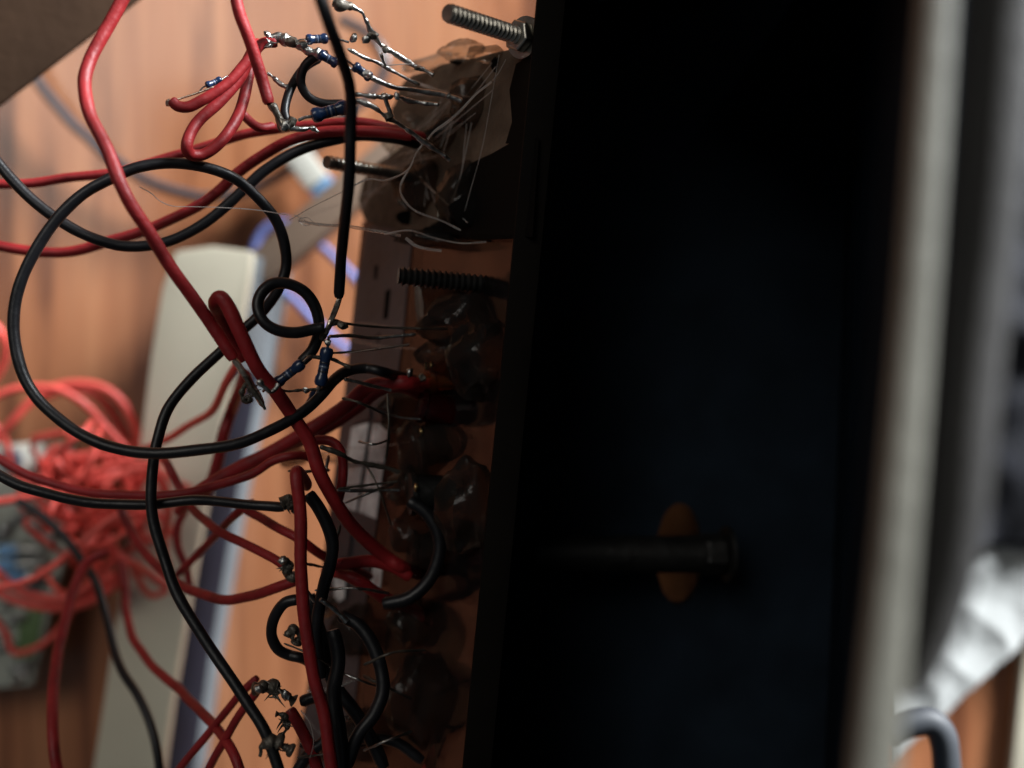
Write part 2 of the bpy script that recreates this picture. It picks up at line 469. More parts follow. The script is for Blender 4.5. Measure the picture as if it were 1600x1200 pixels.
# dark edge strip
es_ = slab('edge_strip', [(572, 352), (646, 352), (630, 520), (612, 660), (588, 820), (566, 980), (536, 1300), (452, 1300), (492, 1000), (508, 850), (528, 690), (552, 500)],
     M['strip'], lift=.0022, thick=.0016, bevel=.0002)
def sub(o, parent):
    mw = o.matrix_world.copy(); o.parent = parent
    o.matrix_parent_inverse = (panel.matrix_basis @ Matrix()).inverted() if False else Matrix.Identity(4)
    return o
def onstrip(name, outline, m, lift, thick):
    topv = [P(x, y, plane_d(x, y) - lift) for x, y in outline]
    botv = [v + Vector((0, 0, -thick)) for v in topv]
    o = MB().prism(topv, botv).build(name, m, None, smooth_=False, bevel=.00012)
    o.parent = es_
    o.matrix_parent_inverse = es_.matrix_parent_inverse.inverted() @ panel.matrix_basis.inverted() if False else (panel.matrix_basis @ es_.matrix_parent_inverse @ es_.matrix_basis).inverted()
    return o
cells = [[(549, 668), (576, 660), (568, 722), (541, 726)], [(582, 662), (608, 664), (600, 724), (574, 722)],
         [(541, 731), (567, 728), (562, 758), (537, 760)], [(573, 728), (599, 730), (594, 764), (568, 762)],
         [(536, 764), (561, 763), (556, 800), (531, 790)], [(567, 767), (593, 769), (588, 812), (560, 800)],
         [(553, 640), (578, 634), (577, 655), (550, 662)], [(584, 634), (611, 636), (609, 659), (583, 657)],
         [(520, 898), (541, 888), (538, 936), (524, 944)], [(516, 1000), (530, 992), (528, 1020), (519, 1024)],
         [(527, 812), (550, 818), (544, 870), (522, 872)], [(583, 880), (598, 882), (594, 920), (578, 915)]]
for i, c in enumerate(cells):
    onstrip('cell', c, M['cell'] if i not in (6, 7, 10) else M['strip'], .0031, .0012)
for c in ([(585, 415), (591, 414), (589, 436), (584, 437)], [(602, 455), (611, 450), (606, 498), (598, 500)], [(590, 520), (594, 520), (592, 536), (588, 536)]):
    onstrip('slot', c, M['slot'], .0024, .0006)

# glue beads on the panel
gl = [ # x y rx ry height material seed rot
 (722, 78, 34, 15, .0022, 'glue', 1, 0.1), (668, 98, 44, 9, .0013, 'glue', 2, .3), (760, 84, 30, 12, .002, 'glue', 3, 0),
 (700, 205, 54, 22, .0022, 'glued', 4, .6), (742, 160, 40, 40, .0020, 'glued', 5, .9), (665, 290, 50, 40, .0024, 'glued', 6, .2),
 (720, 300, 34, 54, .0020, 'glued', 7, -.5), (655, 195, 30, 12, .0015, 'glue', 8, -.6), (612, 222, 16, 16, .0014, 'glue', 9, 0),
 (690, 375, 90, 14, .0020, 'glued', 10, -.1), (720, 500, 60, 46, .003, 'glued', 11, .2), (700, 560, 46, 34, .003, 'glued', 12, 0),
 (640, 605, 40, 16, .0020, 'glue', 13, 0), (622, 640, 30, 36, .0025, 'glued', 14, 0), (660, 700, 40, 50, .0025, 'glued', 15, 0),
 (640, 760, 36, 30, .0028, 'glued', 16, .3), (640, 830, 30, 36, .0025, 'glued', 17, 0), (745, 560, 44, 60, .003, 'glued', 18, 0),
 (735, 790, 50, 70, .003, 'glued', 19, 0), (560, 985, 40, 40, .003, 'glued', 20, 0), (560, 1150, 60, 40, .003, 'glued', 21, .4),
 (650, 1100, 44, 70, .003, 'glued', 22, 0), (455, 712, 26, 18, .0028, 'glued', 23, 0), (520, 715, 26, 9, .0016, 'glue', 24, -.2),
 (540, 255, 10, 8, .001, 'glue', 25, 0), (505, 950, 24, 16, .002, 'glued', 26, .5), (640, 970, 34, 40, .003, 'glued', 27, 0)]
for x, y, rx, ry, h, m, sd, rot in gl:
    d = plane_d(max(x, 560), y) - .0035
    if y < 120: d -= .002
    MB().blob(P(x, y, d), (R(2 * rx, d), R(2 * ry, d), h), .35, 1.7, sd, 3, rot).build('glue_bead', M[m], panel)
rg = random.Random(21)
def wisp(a, b, sag, w):
    da = plane_d(max(560, a[0]), a[1]) - .006; db = plane_d(max(560, b[0]), b[1]) - .006
    p, q = P(a[0], a[1], da), P(b[0], b[1], db)
    mid = p.lerp(q, .5) + Vector((rg.uniform(-.0006, .0006), -sag, .0004))
    pp = smooth([p, p.lerp(mid, .55) + Vector((0, -sag * .2, 0)), mid, mid.lerp(q, .5), q], 5)
    MB().tube(pp, R(w, .12), 6).build('glue_wisp', M['hair'], panel)
spots = [(640, 262), (660, 222), (690, 240), (720, 170), (765, 128), (700, 150), (620, 285), (585, 275), (560, 330), (690, 345), (740, 160), (780, 90), (650, 135), (610, 240), (720, 360), (670, 310), (735, 190), (600, 255)]
for k in range(30):
    a = rg.choice(spots); b = rg.choice(spots)
    if a == b: continue
    a = (a[0] + rg.uniform(-14, 14), a[1] + rg.uniform(-14, 14)); b = (b[0] + rg.uniform(-14, 14), b[1] + rg.uniform(-14, 14))
    wisp(a, b, rg.uniform(0, .0012), rg.choice((1.2, 1.6, 2.2)))
for a, b in (((560, 505), (690, 512)), ((545, 530), (650, 545)), ((500, 300), (600, 300)), ((470, 340), (640, 270)), ((600, 860), (650, 900)), ((480, 1080), (560, 1060)), ((470, 1110), (540, 1180)), ((540, 700), (640, 690))):
    wisp(a, b, .0003, 1.5)
# lamps and small parts glued to the back of the panel
def led(x, y, d, r, L_, m, ang=0.0):
    a = P(x, y, d); dv = Vector((math.cos(ang), -math.sin(ang), -.25)).normalized() * L_
    mb = MB(); mb.lathe(a, a + dv, [(0, r * 1.15), (.1, r * 1.15), (.11, r), (.62, r), (.8, r * .86), (.92, r * .55), (1, r * .1)], 20)
    return mb.build('led', m, panel)
led(655, 478, .132, .0026, .0062, M['glued'], -.1)
led(668, 588, .131, .0019, .0060, M['amber'], -.1)
led(655, 632, .131, .0019, .0062, M['redled'], .25)
led(652, 700, .131, .0024, .0062, M['glued'], -.2)
led(640, 772, .132, .0022, .0060, M['darksteel'], 0)
led(640, 860, .132, .0022, .0060, M['glued'], .1)
for x, y in ((666, 572), (674, 572), (658, 676), (650, 762), (595, 1175)):
    d = .1295
    MB().blob(P(x, y, d), (R(7, d), R(15, d), .0004), .2, 2, x, 2).build('contact', M['brass'], panel)
# round black pots behind the panel
for x, y, r in ((740, 625, 44), (700, 880, 62), (655, 1010, 60), (690, 1100, 50), (760, 480, 34)):
    d = .140
    a = P(x, y, d); rr = R(2 * r, d)
    MB().lathe(a, a + Vector((.001, 0, -.006)), [(0, rr * .9), (.08, rr), (1, rr)], 28).build('knob_body', M['encl'], panel)

# ------------------------------------------------------------------ wires
def path(pts, d0, n=7):
    out = []
    known = [(i, p[2]) for i, p in enumerate(pts) if len(p) > 2]
    for i, p in enumerate(pts):
        if len(p) > 2: d = p[2]
        elif not known: d = d0
        else:
            lo = [k for k in known if k[0] < i]; hi = [k for k in known if k[0] > i]
            if not lo: d = hi[0][1]
            elif not hi: d = lo[-1][1]
            else:
                a, b_ = lo[-1], hi[0]
                tt = (i - a[0]) / (b_[0] - a[0]); tt = tt * tt * (3 - 2 * tt)
                d = a[1] + (b_[1] - a[1]) * tt
        out.append(P(p[0], p[1], d))
    return smooth(out, n)

def wire(label, m, pts, w, d=.12, group=None, ends=(), cat='wire', name=None, jit=.00008, n=14):
    """a wire: insulation, and bare strands at the stripped ends"""
    pp = path(pts, d)
    dm = sum(H - v.z for v in pp) / len(pp)
    r = R(w * .95, dm)
    sd = random.random() * 50
    for i, v in enumerate(pp):
        v += Vector((noise.noise(v * 160 + Vector((sd, 0, 0))), noise.noise(v * 160 + Vector((0, sd, 9))), 0)) * jit * 3
    rr = [r * (1 + .05 * noise.noise(v * 420 + Vector((sd, sd, 0)))) for v in pp]
    rr[0] *= .8; rr[-1] *= .8
    name = name or {'red_pvc': 'red_wire', 'coral_pvc': 'red_wire', 'black_pvc': 'black_wire'}.get(m.name, 'wire')
    if not ends:
        o = MB().tube(pp, rr, n).build(name, m)
        return tag(o, label, cat, group)
    root = thing(name, label, cat, pp[0], group)
    MB().tube(pp, rr, n).build('insulation', m, root)
    for e in ends:
        q = smooth([P(*x) for x in e], 6)
        rad = [r * .5 * (1 + .35 * noise.noise(v * 900)) for v in q]
        rad[-1] *= .5
        MB().tube(q, rad, 8).build('bare_end', M['copper'], root)
    return root

G1 = 'loose red wires'; G2 = 'loose black wires'; G3 = 'tangled bright red wires on the table'
RED, BLK, COR = M['red'], M['black'], M['coral']
wire('long red wire curving from the top edge down across the cream bar', RED,
     [(204, -25, .115), (180, 20), (158, 60), (140, 100), (132, 132), (139, 172), (158, 212), (175, 250), (190, 290, .110), (207, 325), (235, 367), (268, 418), (300, 463), (334, 512), (366, 562, .117)],
     22, group=G1, ends=[[(366, 562, .117), (380, 582, .117), (395, 604, .118), (412, 636, .118)]])
wire('red wire folded in a hairpin over the cream bar and running to the panel', RED,
     [(378, 566, .124), (362, 530, .123), (345, 492, .120), (338, 472, .117), (345, 463, .116), (357, 480, .116), (375, 522), (400, 572), (428, 608), (455, 646), (484, 690), (502, 740, .122), (530, 790), (560, 832), (600, 868), (632, 888, .130), (668, 900, .138), (700, 905, .146)],
     23, group=G1)
wire('straight red wire dropping from the top edge to a stripped end', RED,
     [(366, -25, .114), (375, 20), (388, 60), (400, 98), (411, 130), (421, 162, .117)], 20, group=G1,
     ends=[[(421, 162, .117), (431, 178, .118), (439, 195, .119), (445, 205, .119)]])
wire('short red wire with a curled tip in the upper cluster', RED,
     [(432, 66, .121), (410, 68), (395, 86), (378, 108), (360, 128), (338, 145), (315, 158), (295, 167), (278, 166), (267, 157, .118)], 18, group=G1,
     ends=[[(267, 158, .118), (263, 160, .118), (264, 166, .118)]])
wire('red wire looped like a petal in the upper cluster', RED,
     [(402, 66, .123), (388, 92, .121), (374, 122), (346, 156), (315, 186), (298, 210), (291, 230, .1175), (297, 242), (315, 243, .119), (336, 231), (356, 208), (371, 180), (380, 148), (390, 105), (402, 70, .124)], 19, group=G1)
wire('red wire running level from the left edge behind the petal loop', RED,
     [(-20, 287, .134), (50, 285), (110, 278), (185, 268), (250, 250), (292, 238), (340, 222), (380, 210), (420, 203), (470, 196), (530, 191), (580, 194), (640, 208, .130), (662, 214, .131)], 16, group=G1)
wire('short bent red wire stub under the petal loop', RED, [(372, 168, .126), (384, 182), (405, 197, .126), (428, 196, .127)], 15, group=G1)
wire('red wire sagging from the left edge below the black one', RED,
     [(-20, 380, .136), (40, 390), (85, 394), (130, 389), (175, 377), (225, 361), (265, 345), (305, 323), (345, 296), (375, 268), (405, 245), (445, 224), (490, 211), (540, 204), (590, 205), (645, 214, .128)], 18, group=G1)
wire('black wire sagging from the left edge and rising to the hardboard', BLK,
     [(-20, 232, .124), (20, 280), (60, 320), (100, 349), (145, 371), (190, 384), (232, 384), (272, 375), (312, 354), (350, 325), (385, 293), (415, 266), (462, 239), (515, 222), (560, 214), (625, 218, .130), (652, 226, .132)], 18, group=G2)
wire('black wire swept into a big round loop at the left', BLK,
     [(446, 1235, .116), (432, 1192), (412, 1140), (385, 1098), (350, 1045), (312, 990), (278, 930), (256, 870), (241, 810), (236, 770, .121), (238, 728), (247, 685), (265, 635), (302, 588), (350, 545), (380, 515), (405, 490, .127), (432, 455, .126), (446, 415), (442, 375), (426, 337), (396, 302), (360, 276), (312, 260), (262, 255), (212, 262), (170, 281, .118), (130, 306), (90, 342), (60, 383), (36, 432), (23, 482), (23, 530), (36, 580), (62, 625), (102, 662), (150, 689), (202, 704), (260, 708, .117), (322, 701), (382, 689), (432, 668), (472, 642), (502, 615), (522, 594), (542, 580), (570, 575), (600, 582, .126), (640, 592, .134), (672, 604, .142)], 18.5, group=G2)
wire('small black wire coil at the middle of the cluster', BLK,
     [(468, 566, .122), (488, 545), (498, 512), (494, 480), (478, 456), (452, 443), (426, 443), (408, 457), (402, 478), (411, 502, .118), (432, 517), (460, 521), (486, 516), (507, 511, .120)], 19, group=G2)
wire('thick black wire hanging down from the top edge with a stripped end', BLK,
     [(492, -30, .098), (514, 30), (530, 80), (542, 130), (547, 182), (547, 240, .108), (543, 300), (538, 362), (534, 420), (531, 464, .120)], 20, group=G2,
     ends=[[(531, 464, .120), (527, 476, .120), (519, 496, .121), (512, 512, .121), (506, 524, .121)]])
wire('small black wire ring in the upper cluster', BLK,
     [(512, 84, .121), (490, 90), (474, 106), (470, 130), (482, 151), (506, 162), (538, 163, .123)], 15, group=G2)
wire('short black wire arching down to the soldered joint in the upper cluster', BLK,
     [(500, 92, .124), (480, 104), (464, 122), (450, 146), (443, 172), (446, 190, .121)], 15, group=G2)
wire('black wire lying level from the left edge to the soldered stub', BLK,
     [(-20, 730, .121), (30, 757), (72, 771), (112, 780), (162, 787), (232, 787), (300, 781), (345, 783), (392, 789), (444, 792, .124)], 17, group=G2,
     ends=[[(444, 792, .124), (456, 794, .124), (468, 792, .125)]])
wire('thin black wire winding down over the cream bar at lower left', BLK,
     [(28, 783, .165), (60, 802), (98, 838), (130, 878), (150, 912), (165, 962), (176, 1010), (191, 1050), (216, 1090), (236, 1132), (247, 1180), (252, 1230, .145)], 14, group=G2)
wire('black wire bowing to the right below the pale cells', BLK,
     [(482, 772, .121), (498, 794), (512, 824), (519, 854), (515, 886), (505, 918), (497, 955), (494, 1010), (500, 1060, .124)], 21, group=G2)
wire('black wire hook below the level red wire', BLK,
     [(466, 936, .122), (444, 942), (428, 966), (424, 992), (434, 1014), (452, 1024), (474, 1030, .125), (504, 1046, .130)], 18, group=G2)
wire('dark wire arching down the lower part of the panel', BLK,
     [(532, 962, .124), (560, 975), (582, 1002), (596, 1040), (598, 1080), (584, 1116), (560, 1150), (540, 1200, .122)], 22, group=G2)
wire('dark wire bowed round the black pot on the panel', BLK,
     [(640, 782, .128), (666, 800), (683, 830), (686, 866), (672, 906), (640, 936), (600, 946, .128)], 22, group=G2)
wire('black wire running straight down the panel at the bottom edge', BLK, [(520, 985, .123), (528, 1030), (522, 1080), (530, 1140), (536, 1230, .121)], 24, group=G2)
wire('black wire curling behind the ragged leads at the bottom edge', BLK, [(470, 1096, .125), (500, 1090), (520, 1112), (512, 1150), (480, 1180), (450, 1230, .124)], 20, group=G2)
wire('black wire crossing the panel level near the bottom', BLK, [(470, 1160, .127), (520, 1168), (570, 1152), (620, 1160), (660, 1190, .128)], 18, group=G2)
wire('black wire dropping from the frayed joint beside the upright red wire', BLK, [(484, 930, .127), (500, 990), (520, 1060), (560, 1120), (600, 1200, .126)], 22, group=G2)
# reds on the panel
wire('thick red wire standing upright with a rounded top', RED,
     [(478, 760, .126), (472, 742, .122), (466, 736, .119), (465, 748, .118), (469, 790), (472, 850), (472, 905), (473, 955), (480, 1005), (492, 1060), (508, 1120), (520, 1215, .118)], 21, group=G1)
wire('dark red wire leaving the panel beside the black loop end', RED,
     [(700, 612, .136), (640, 598, .129), (606, 600), (575, 606), (548, 628), (515, 652), (470, 680), (425, 704), (375, 730), (335, 752), (292, 778, .135)], 24, group=G1)
wire('second dark red wire bundled under the one leaving the panel', RED,
     [(690, 640, .138), (632, 606, .133), (590, 612), (556, 640), (508, 672), (455, 695), (405, 716), (360, 738), (318, 764, .139), (280, 800, .145)], 20, group=G1)
wire('red wire from the glue lump sweeping left across the table tangle', RED,
     [(500, 722, .131), (474, 714, .129), (452, 714, .128), (424, 722), (392, 742), (342, 758), (292, 771), (232, 776), (172, 772), (112, 764), (60, 748), (20, 730), (-20, 705, .134)], 15, group=G1)
wire('red wire slanting down right to the frayed joint', RED,
     [(226, 700, .160), (246, 706, .15), (262, 724, .142), (282, 762), (302, 794), (322, 815), (346, 832), (385, 852), (428, 872), (446, 884, .126)], 14, group=G1)
wire('short red wire slanting into the upright red wire', RED, [(372, 790, .134), (395, 804), (428, 821), (466, 842, .127), (500, 866, .129), (540, 888, .134), (580, 900, .140)], 15, group=G1)
wire('red wire sagging in a wide bow below the frayed joint', RED,
     [(186, 780, .150), (193, 808), (211, 842), (236, 876), (270, 905), (310, 925), (350, 936), (392, 933), (432, 920), (470, 905, .126)], 16, group=G1)
wire('red wire crossing up right under the level black wire', RED, [(276, 898, .146), (310, 866), (342, 830), (372, 802), (396, 786, .132)], 13, group=G1)
wire('dull red wire arching beside the black loop over the cream bar', RED, [(290, 795, .155), (278, 822), (278, 856), (292, 890), (298, 918, .155)], 13, group=G1)
wire('lighter red wire rising from the tangle to the stripped lead', COR, [(370, 568, .142), (352, 600), (334, 638), (302, 662), (258, 687), (222, 706, .158)], 13, group=G1)
wire('dark red wire standing against the navy side of the cream bar', RED, [(384, 585, .138), (374, 612, .145), (362, 640, .150), (350, 676), (342, 712), (330, 750), (316, 782, .152)], 20, group=G1)
wire('long red wire hanging down the lower left table', RED,
     [(168, 862, .155), (138, 878), (116, 918), (101, 968), (92, 1020), (84, 1070), (81, 1120), (85, 1170), (94, 1230, .135)], 18, group=G1)
wire('red wire falling from the tangle across the cream bar to the bottom edge', RED,
     [(190, 876, .165), (196, 920), (199, 962), (211, 1002), (241, 1042), (281, 1078), (311, 1107), (342, 1142), (366, 1180), (382, 1230, .125)], 15, group=G1)
wire('upper of two parallel red wires at the bottom edge', RED, [(402, 1058, .128), (372, 1088), (345, 1122), (315, 1158), (270, 1215, .132)], 13, group=G1)
wire('lower of two parallel red wires at the bottom edge', RED, [(404, 1078, .126), (378, 1112), (352, 1152), (330, 1190), (316, 1225, .130)], 14, group=G1)
wire('short red wire hidden low on the panel among the dark wires', RED, [(452, 1110, .124), (470, 1140), (488, 1180), (500, 1220, .124)], 20, group=G1)
wire('dark red wire bending down on the right of the panel', RED,
     [(506, 892, .131), (530, 894, .129), (560, 908, .128), (600, 935), (650, 955, .133), (690, 990), (705, 1050), (700, 1110), (672, 1190), (660, 1230, .130)], 20, group=G1)
wire('dark red wire lying over the pale cells below the hairpin wire', RED, [(516, 884, .127), (545, 882), (580, 878), (612, 886), (640, 900, .130)], 20, group=G1)
wire('red wire bend beside the pale cells', RED, [(492, 688, .126), (520, 692), (534, 712), (534, 752), (526, 790, .126)], 16, group=G1)

# the out-of-focus tangle on the table
tang = [
 ('outer red arch of the table tangle', [(-20, 700, .185), (20, 656), (58, 618), (100, 601), (150, 601), (188, 624), (209, 660), (220, 700, .19)], 14),
 ('inner red arch of the table tangle', [(-20, 628, .18), (30, 607), (84, 606), (130, 630), (160, 660), (190, 694), (215, 730, .185)], 13),
 ('faint flat red arch behind the big black loop', [(60, 622, .195), (110, 607), (150, 618), (180, 650), (200, 690), (206, 740, .2)], 16),
 ('red wire edging the left side of the photograph above the arches', [(-12, 505, .185), (6, 530), (4, 565), (-14, 600, .19)], 14),
 ('red wire climbing from the left edge into the tangle middle', [(-20, 788, .17), (50, 776), (100, 758), (150, 735), (196, 724), (240, 726, .175)], 13),
 ('red wire climbing from the lower left into the tangle middle', [(-20, 922, .162), (40, 910), (82, 884), (130, 846), (170, 812), (202, 796), (240, 780, .165)], 12),
 ('lower red bow of the tangle under the circuit board edge', [(-20, 915, .185), (30, 940), (80, 950), (130, 944), (170, 922), (190, 890, .18)], 15),
 ('second lower red bow of the tangle', [(-20, 880, .18), (20, 915), (60, 932), (110, 934), (150, 920), (176, 896, .182)], 14),
 ('broad red band across the top of the tangle', [(64, 760, .185), (84, 724), (130, 714), (176, 712), (204, 726), (222, 760, .185)], 19),
 ('red wire folded across the middle of the tangle', [(86, 720, .18), (110, 738), (150, 752), (190, 726), (226, 735), (255, 760), (262, 800, .185)], 15),
 ('red wire dropping on the right side of the tangle', [(196, 700, .182), (214, 740), (214, 790), (224, 840), (240, 880, .188)], 13),
 ('red wire rising in a small hoop in the tangle', [(160, 790, .176), (162, 752), (180, 738), (200, 748), (206, 790, .18)], 11),
 ('red wire going down left from the tangle middle', [(30, 742, .19), (60, 780), (95, 810), (130, 826), (160, 852), (186, 880, .182)], 15),
 ('red wire crossing the tangle over the circuit board', [(60, 756, .178), (96, 790), (120, 818), (148, 806), (176, 780, .18)], 15),
 ('red wire bundled with the crossing one in the tangle', [(74, 752, .186), (100, 772), (140, 798), (160, 830), (186, 872, .182)], 16),
 ('bright red wire fanning right from the tangle knot', [(178, 868, .172), (204, 880), (230, 896), (262, 916, .18)], 15),
 ('bright red wire making a small loop right of the tangle knot', [(180, 872, .174), (206, 886), (224, 920), (240, 932), (264, 922, .182)], 11),
 ('red wire fanning left from the tangle knot', [(186, 876, .175), (160, 892), (130, 920), (98, 940), (60, 948, .185)], 14),
 ('red wire running from the left edge past the tall capacitor', [(-14, 658, .188), (8, 690), (16, 724), (30, 752), (36, 800, .192)], 11),
 ('pinkish red wire hanging at the left edge under the circuit board', [(-14, 960, .186), (8, 990), (22, 1020), (60, 1012), (96, 980), (120, 940, .186)], 11),
 ('thin red wire over the circuit board corner', [(70, 765, .184), (64, 730), (86, 700), (112, 712), (120, 750, .186)], 9),
 ('red wire bridging the middle and right of the tangle', [(150, 842, .178), (180, 818), (214, 800), (250, 806), (268, 838, .18)], 13),
 ('red wire looped low behind the tangle knot', [(140, 870, .19), (110, 850), (112, 824), (150, 812), (196, 826), (214, 860), (200, 890, .19)], 13),
 ('red wire leaning over the right end of the tangle', [(236, 726, .17), (256, 760), (262, 806), (252, 850), (262, 890, .178)], 13),
]
for lb, pts, w_ in tang:
    wire(lb, COR, pts, w_, .18, group=G3, n=10)

rt = random.Random(11)
for k in range(18):
    cx, cy, cd = rt.uniform(70, 215), rt.uniform(700, 890), rt.uniform(.172, .196)
    a0 = rt.uniform(0, 6.28); ra, rb = rt.uniform(40, 95), rt.uniform(24, 70); span = rt.uniform(3.0, 5.6); tl = rt.uniform(-.6, .6)
    pts = []
    for j in range(9):
        a = a0 + span * j / 8; q = 1 + .18 * math.sin(3 * a + k)
        u_, v_ = ra * q * math.cos(a), rb * q * math.sin(a)
        pts.append((cx + u_ * math.cos(tl) - v_ * math.sin(tl), cy + u_ * math.sin(tl) + v_ * math.cos(tl), cd + .008 * math.sin(a * 1.3 + k)))
    wire('fine pinkish red wire curled deep inside the blurred table tangle', COR, pts, rt.uniform(8, 11), cd, group='fine curls inside the tangle', n=8)
# ------------------------------------------------------------------ soldered leads and resistors
def lead(label, pts, w, d=.121, m='solder', lump=.35, name='soldered_lead'):
    pp = path(pts, d, 16)
    r = R(w, sum(H - v.z for v in pp) / len(pp))
    sd = random.random() * 90
    for v in pp:
        v += Vector((noise.noise(v * 900 + Vector((sd, 0, 0))), noise.noise(v * 900 + Vector((0, sd, 0))), 0)) * r * lump * .9
    rad = [max(r * .35, r * (1 + lump * (1.5 * noise.noise(v * 620 + Vector((sd, 0, 0))) + 1.1 * noise.noise(v * 1700 + Vector((sd, 3, 0)))))) for v in pp]
    rad[0] *= .6; rad[-1] *= .4
    o = MB().tube(pp, rad, 10).build(name, M[m])
    return tag(o, label, 'lead', 'bare component leads')
lead('bent bare lead with solder drops running from the top edge to the hardboard', [(536, 2, .118), (552, 12), (566, 20), (576, 42), (584, 56), (598, 72), (620, 86), (650, 104), (678, 117, .124)], 8)
lead('bare lead just under the topmost lead', [(543, 76, .120), (570, 90), (592, 99), (620, 115), (656, 133, .124)], 6)
lead('thick grey lead leaving the blue resistor end towards the hardboard', [(568, 112, .120), (584, 123), (616, 136), (650, 141), (700, 150), (722, 158, .124)], 8, lump=.2)
lead('beaded bare lead over the red wires', [(556, 148, .120), (580, 149), (600, 152), (622, 150), (640, 158), (686, 164, .124)], 8, lump=.5)
lead('shiny long lead slanting down onto the hardboard', [(556, 156, .119), (584, 168), (604, 182), (624, 194), (660, 220), (692, 242), (704, 250, .125)], 8)
lead('short bright solder bridge between two upper leads', [(602, 152, .118), (606, 166), (613, 184, .119)], 7)
lead('tiny solder spike under the topmost lead', [(595, 84, .118), (598, 94), (603, 104, .119)], 5)
lead('thin lead along the petal red wire', [(334, 136, .119), (312, 144), (288, 152), (268, 158, .119)], 3.5, lump=.1, m='copper')
lead('twisted solder strip between the red wire and the blue resistor', [(424, 60, .121), (440, 58), (458, 66), (474, 76), (490, 82), (508, 84, .121)], 17, lump=.45)
lead('short solder spike left of the black ring', [(418, 114, .121), (430, 124), (440, 132), (450, 136, .121)], 6, lump=.5)
lead('corroded solder joint under the stripped red end', [(424, 165, .119), (434, 180), (440, 198), (452, 196), (458, 184, .120)], 12, m='flux', lump=.5)
lead('ragged solder tail pointing right below the corroded joint', [(452, 200, .120), (470, 202), (486, 200), (498, 206, .121)], 7, lump=.6)
lead('thin horizontal lead crossing the purple strip', [(514, 526, .122), (545, 524), (585, 528), (650, 522, .128)], 6, lump=.2)
lead('lead just above the thin horizontal lead on the purple strip', [(520, 503, .122), (560, 508), (610, 512), (700, 514, .129)], 4, m='flux', lump=.2)
lead('lead rising right from the small blue resistor', [(512, 552, .122), (545, 550), (590, 545), (640, 538, .128)], 4, m='flux', lump=.15)
lead('node of solder at the end of the hanging black wire', [(500, 532, .121), (510, 518), (520, 505), (536, 506), (540, 514, .122)], 10, lump=.5, m='flux')
lead('bare lead between the two middle resistors', [(478, 556, .121), (496, 558), (520, 562), (548, 575, .123)], 6, m='flux', lump=.25)
lead('low thin lead under the middle resistors', [(432, 610, .120), (452, 611), (478, 609), (500, 608, .122)], 5, m='flux', lump=.3)
lead('shiny lead running into the red wires on the strip', [(538, 592, .123), (562, 598), (590, 605), (612, 610, .126)], 6, lump=.2)
lead('thin bright lead crossing the strip below the red wires', [(560, 628, .126), (590, 640), (625, 652), (660, 655, .129)], 3.5, lump=.15)
lead('forked stripped strands below the long red wire', [(378, 580, .117), (390, 602), (402, 620), (415, 640, .118)], 8, lump=.4, m='flux')
lead('side strand of the stripped long red wire', [(386, 598, .118), (378, 612), (384, 626), (394, 622, .119)], 8, lump=.6, m='flux')
lead('solder tip on the hairpin red wire', [(404, 594, .115), (412, 606), (424, 612), (436, 600, .116)], 9, lump=.5)
lead('lead running out under the glue lump over the cells', [(500, 698, .122), (530, 708), (552, 720), (600, 730), (625, 738, .128)], 7, m='flux', lump=.3)
lead('pair of leads crossing the pale cells, upper one', [(528, 764, .124), (556, 760), (590, 756), (622, 752, .128)], 4, m='flux', lump=.2)
lead('pair of leads crossing the pale cells, shiny lower one', [(526, 766, .124), (556, 767), (590, 766), (626, 766, .128)], 5, lump=.15)
lead('solder stub at the end of the level black wire', [(440, 786, .123), (452, 778), (462, 786), (458, 800, .124)], 13, m='flux', lump=.6)
lead('frayed solder joint left of the upright red wire', [(440, 872, .124), (450, 884), (448, 896), (462, 902), (470, 890, .125)], 14, m='flux', lump=.6)
lead('bright solder glint right of the upright red wire', [(478, 920, .120), (484, 930), (492, 940, .121)], 6, lump=.2)
lead('short bright solder lead near the dark arching wire', [(500, 936, .121), (512, 944), (528, 958), (542, 972, .123)], 8, lump=.3)
lead('ragged grey solder blob inside the black hook', [(448, 992, .123), (458, 984), (468, 992), (462, 1004, .124)], 14, m='flux', lump=.6)
lead('ragged grey lead sticking left at the bottom of the panel', [(394, 1078, .119), (412, 1072), (432, 1078), (448, 1086), (464, 1098, .121)], 17, m='flux', lump=.7)
lead('small ragged lead under the grey one at the bottom', [(432, 1116, .120), (444, 1122), (448, 1138), (440, 1150, .121)], 12, m='flux', lump=.7)
lead('lump of old solder at the bottom edge by the black wire', [(404, 1180, .116), (412, 1164), (426, 1160), (446, 1166), (458, 1176, .117)], 17, m='flux', lump=.7)
lead('bare lead with a kink at the very top beside the hanging wire', [(520, 2, .117), (532, 8, .117), (548, 10, .118)], 14, m='flux', lump=.4)

for k in range(16):
    x, y = rt.uniform(470, 620), rt.choice((rt.uniform(600, 780), rt.uniform(850, 1180)))
    a = rt.uniform(-.5, .5) + (math.pi / 2 if k % 4 == 0 else 0); l_ = rt.uniform(24, 60); d_ = rt.uniform(.121, .128)
    pts = [(x - l_ * math.cos(a), y - l_ * math.sin(a), d_), (x - 4 + rt.uniform(-8, 8), y + rt.uniform(-8, 8), d_ - .001), (x + l_ * math.cos(a), y + l_ * math.sin(a), d_ + .003)]
    o = lead('thin dull bare lead stuck among the dark wires low on the panel', pts, rt.uniform(3, 5.5), m=rt.choice(('flux', 'flux', 'solder')), lump=.35)
    o['group'] = 'stray leads low on the panel'

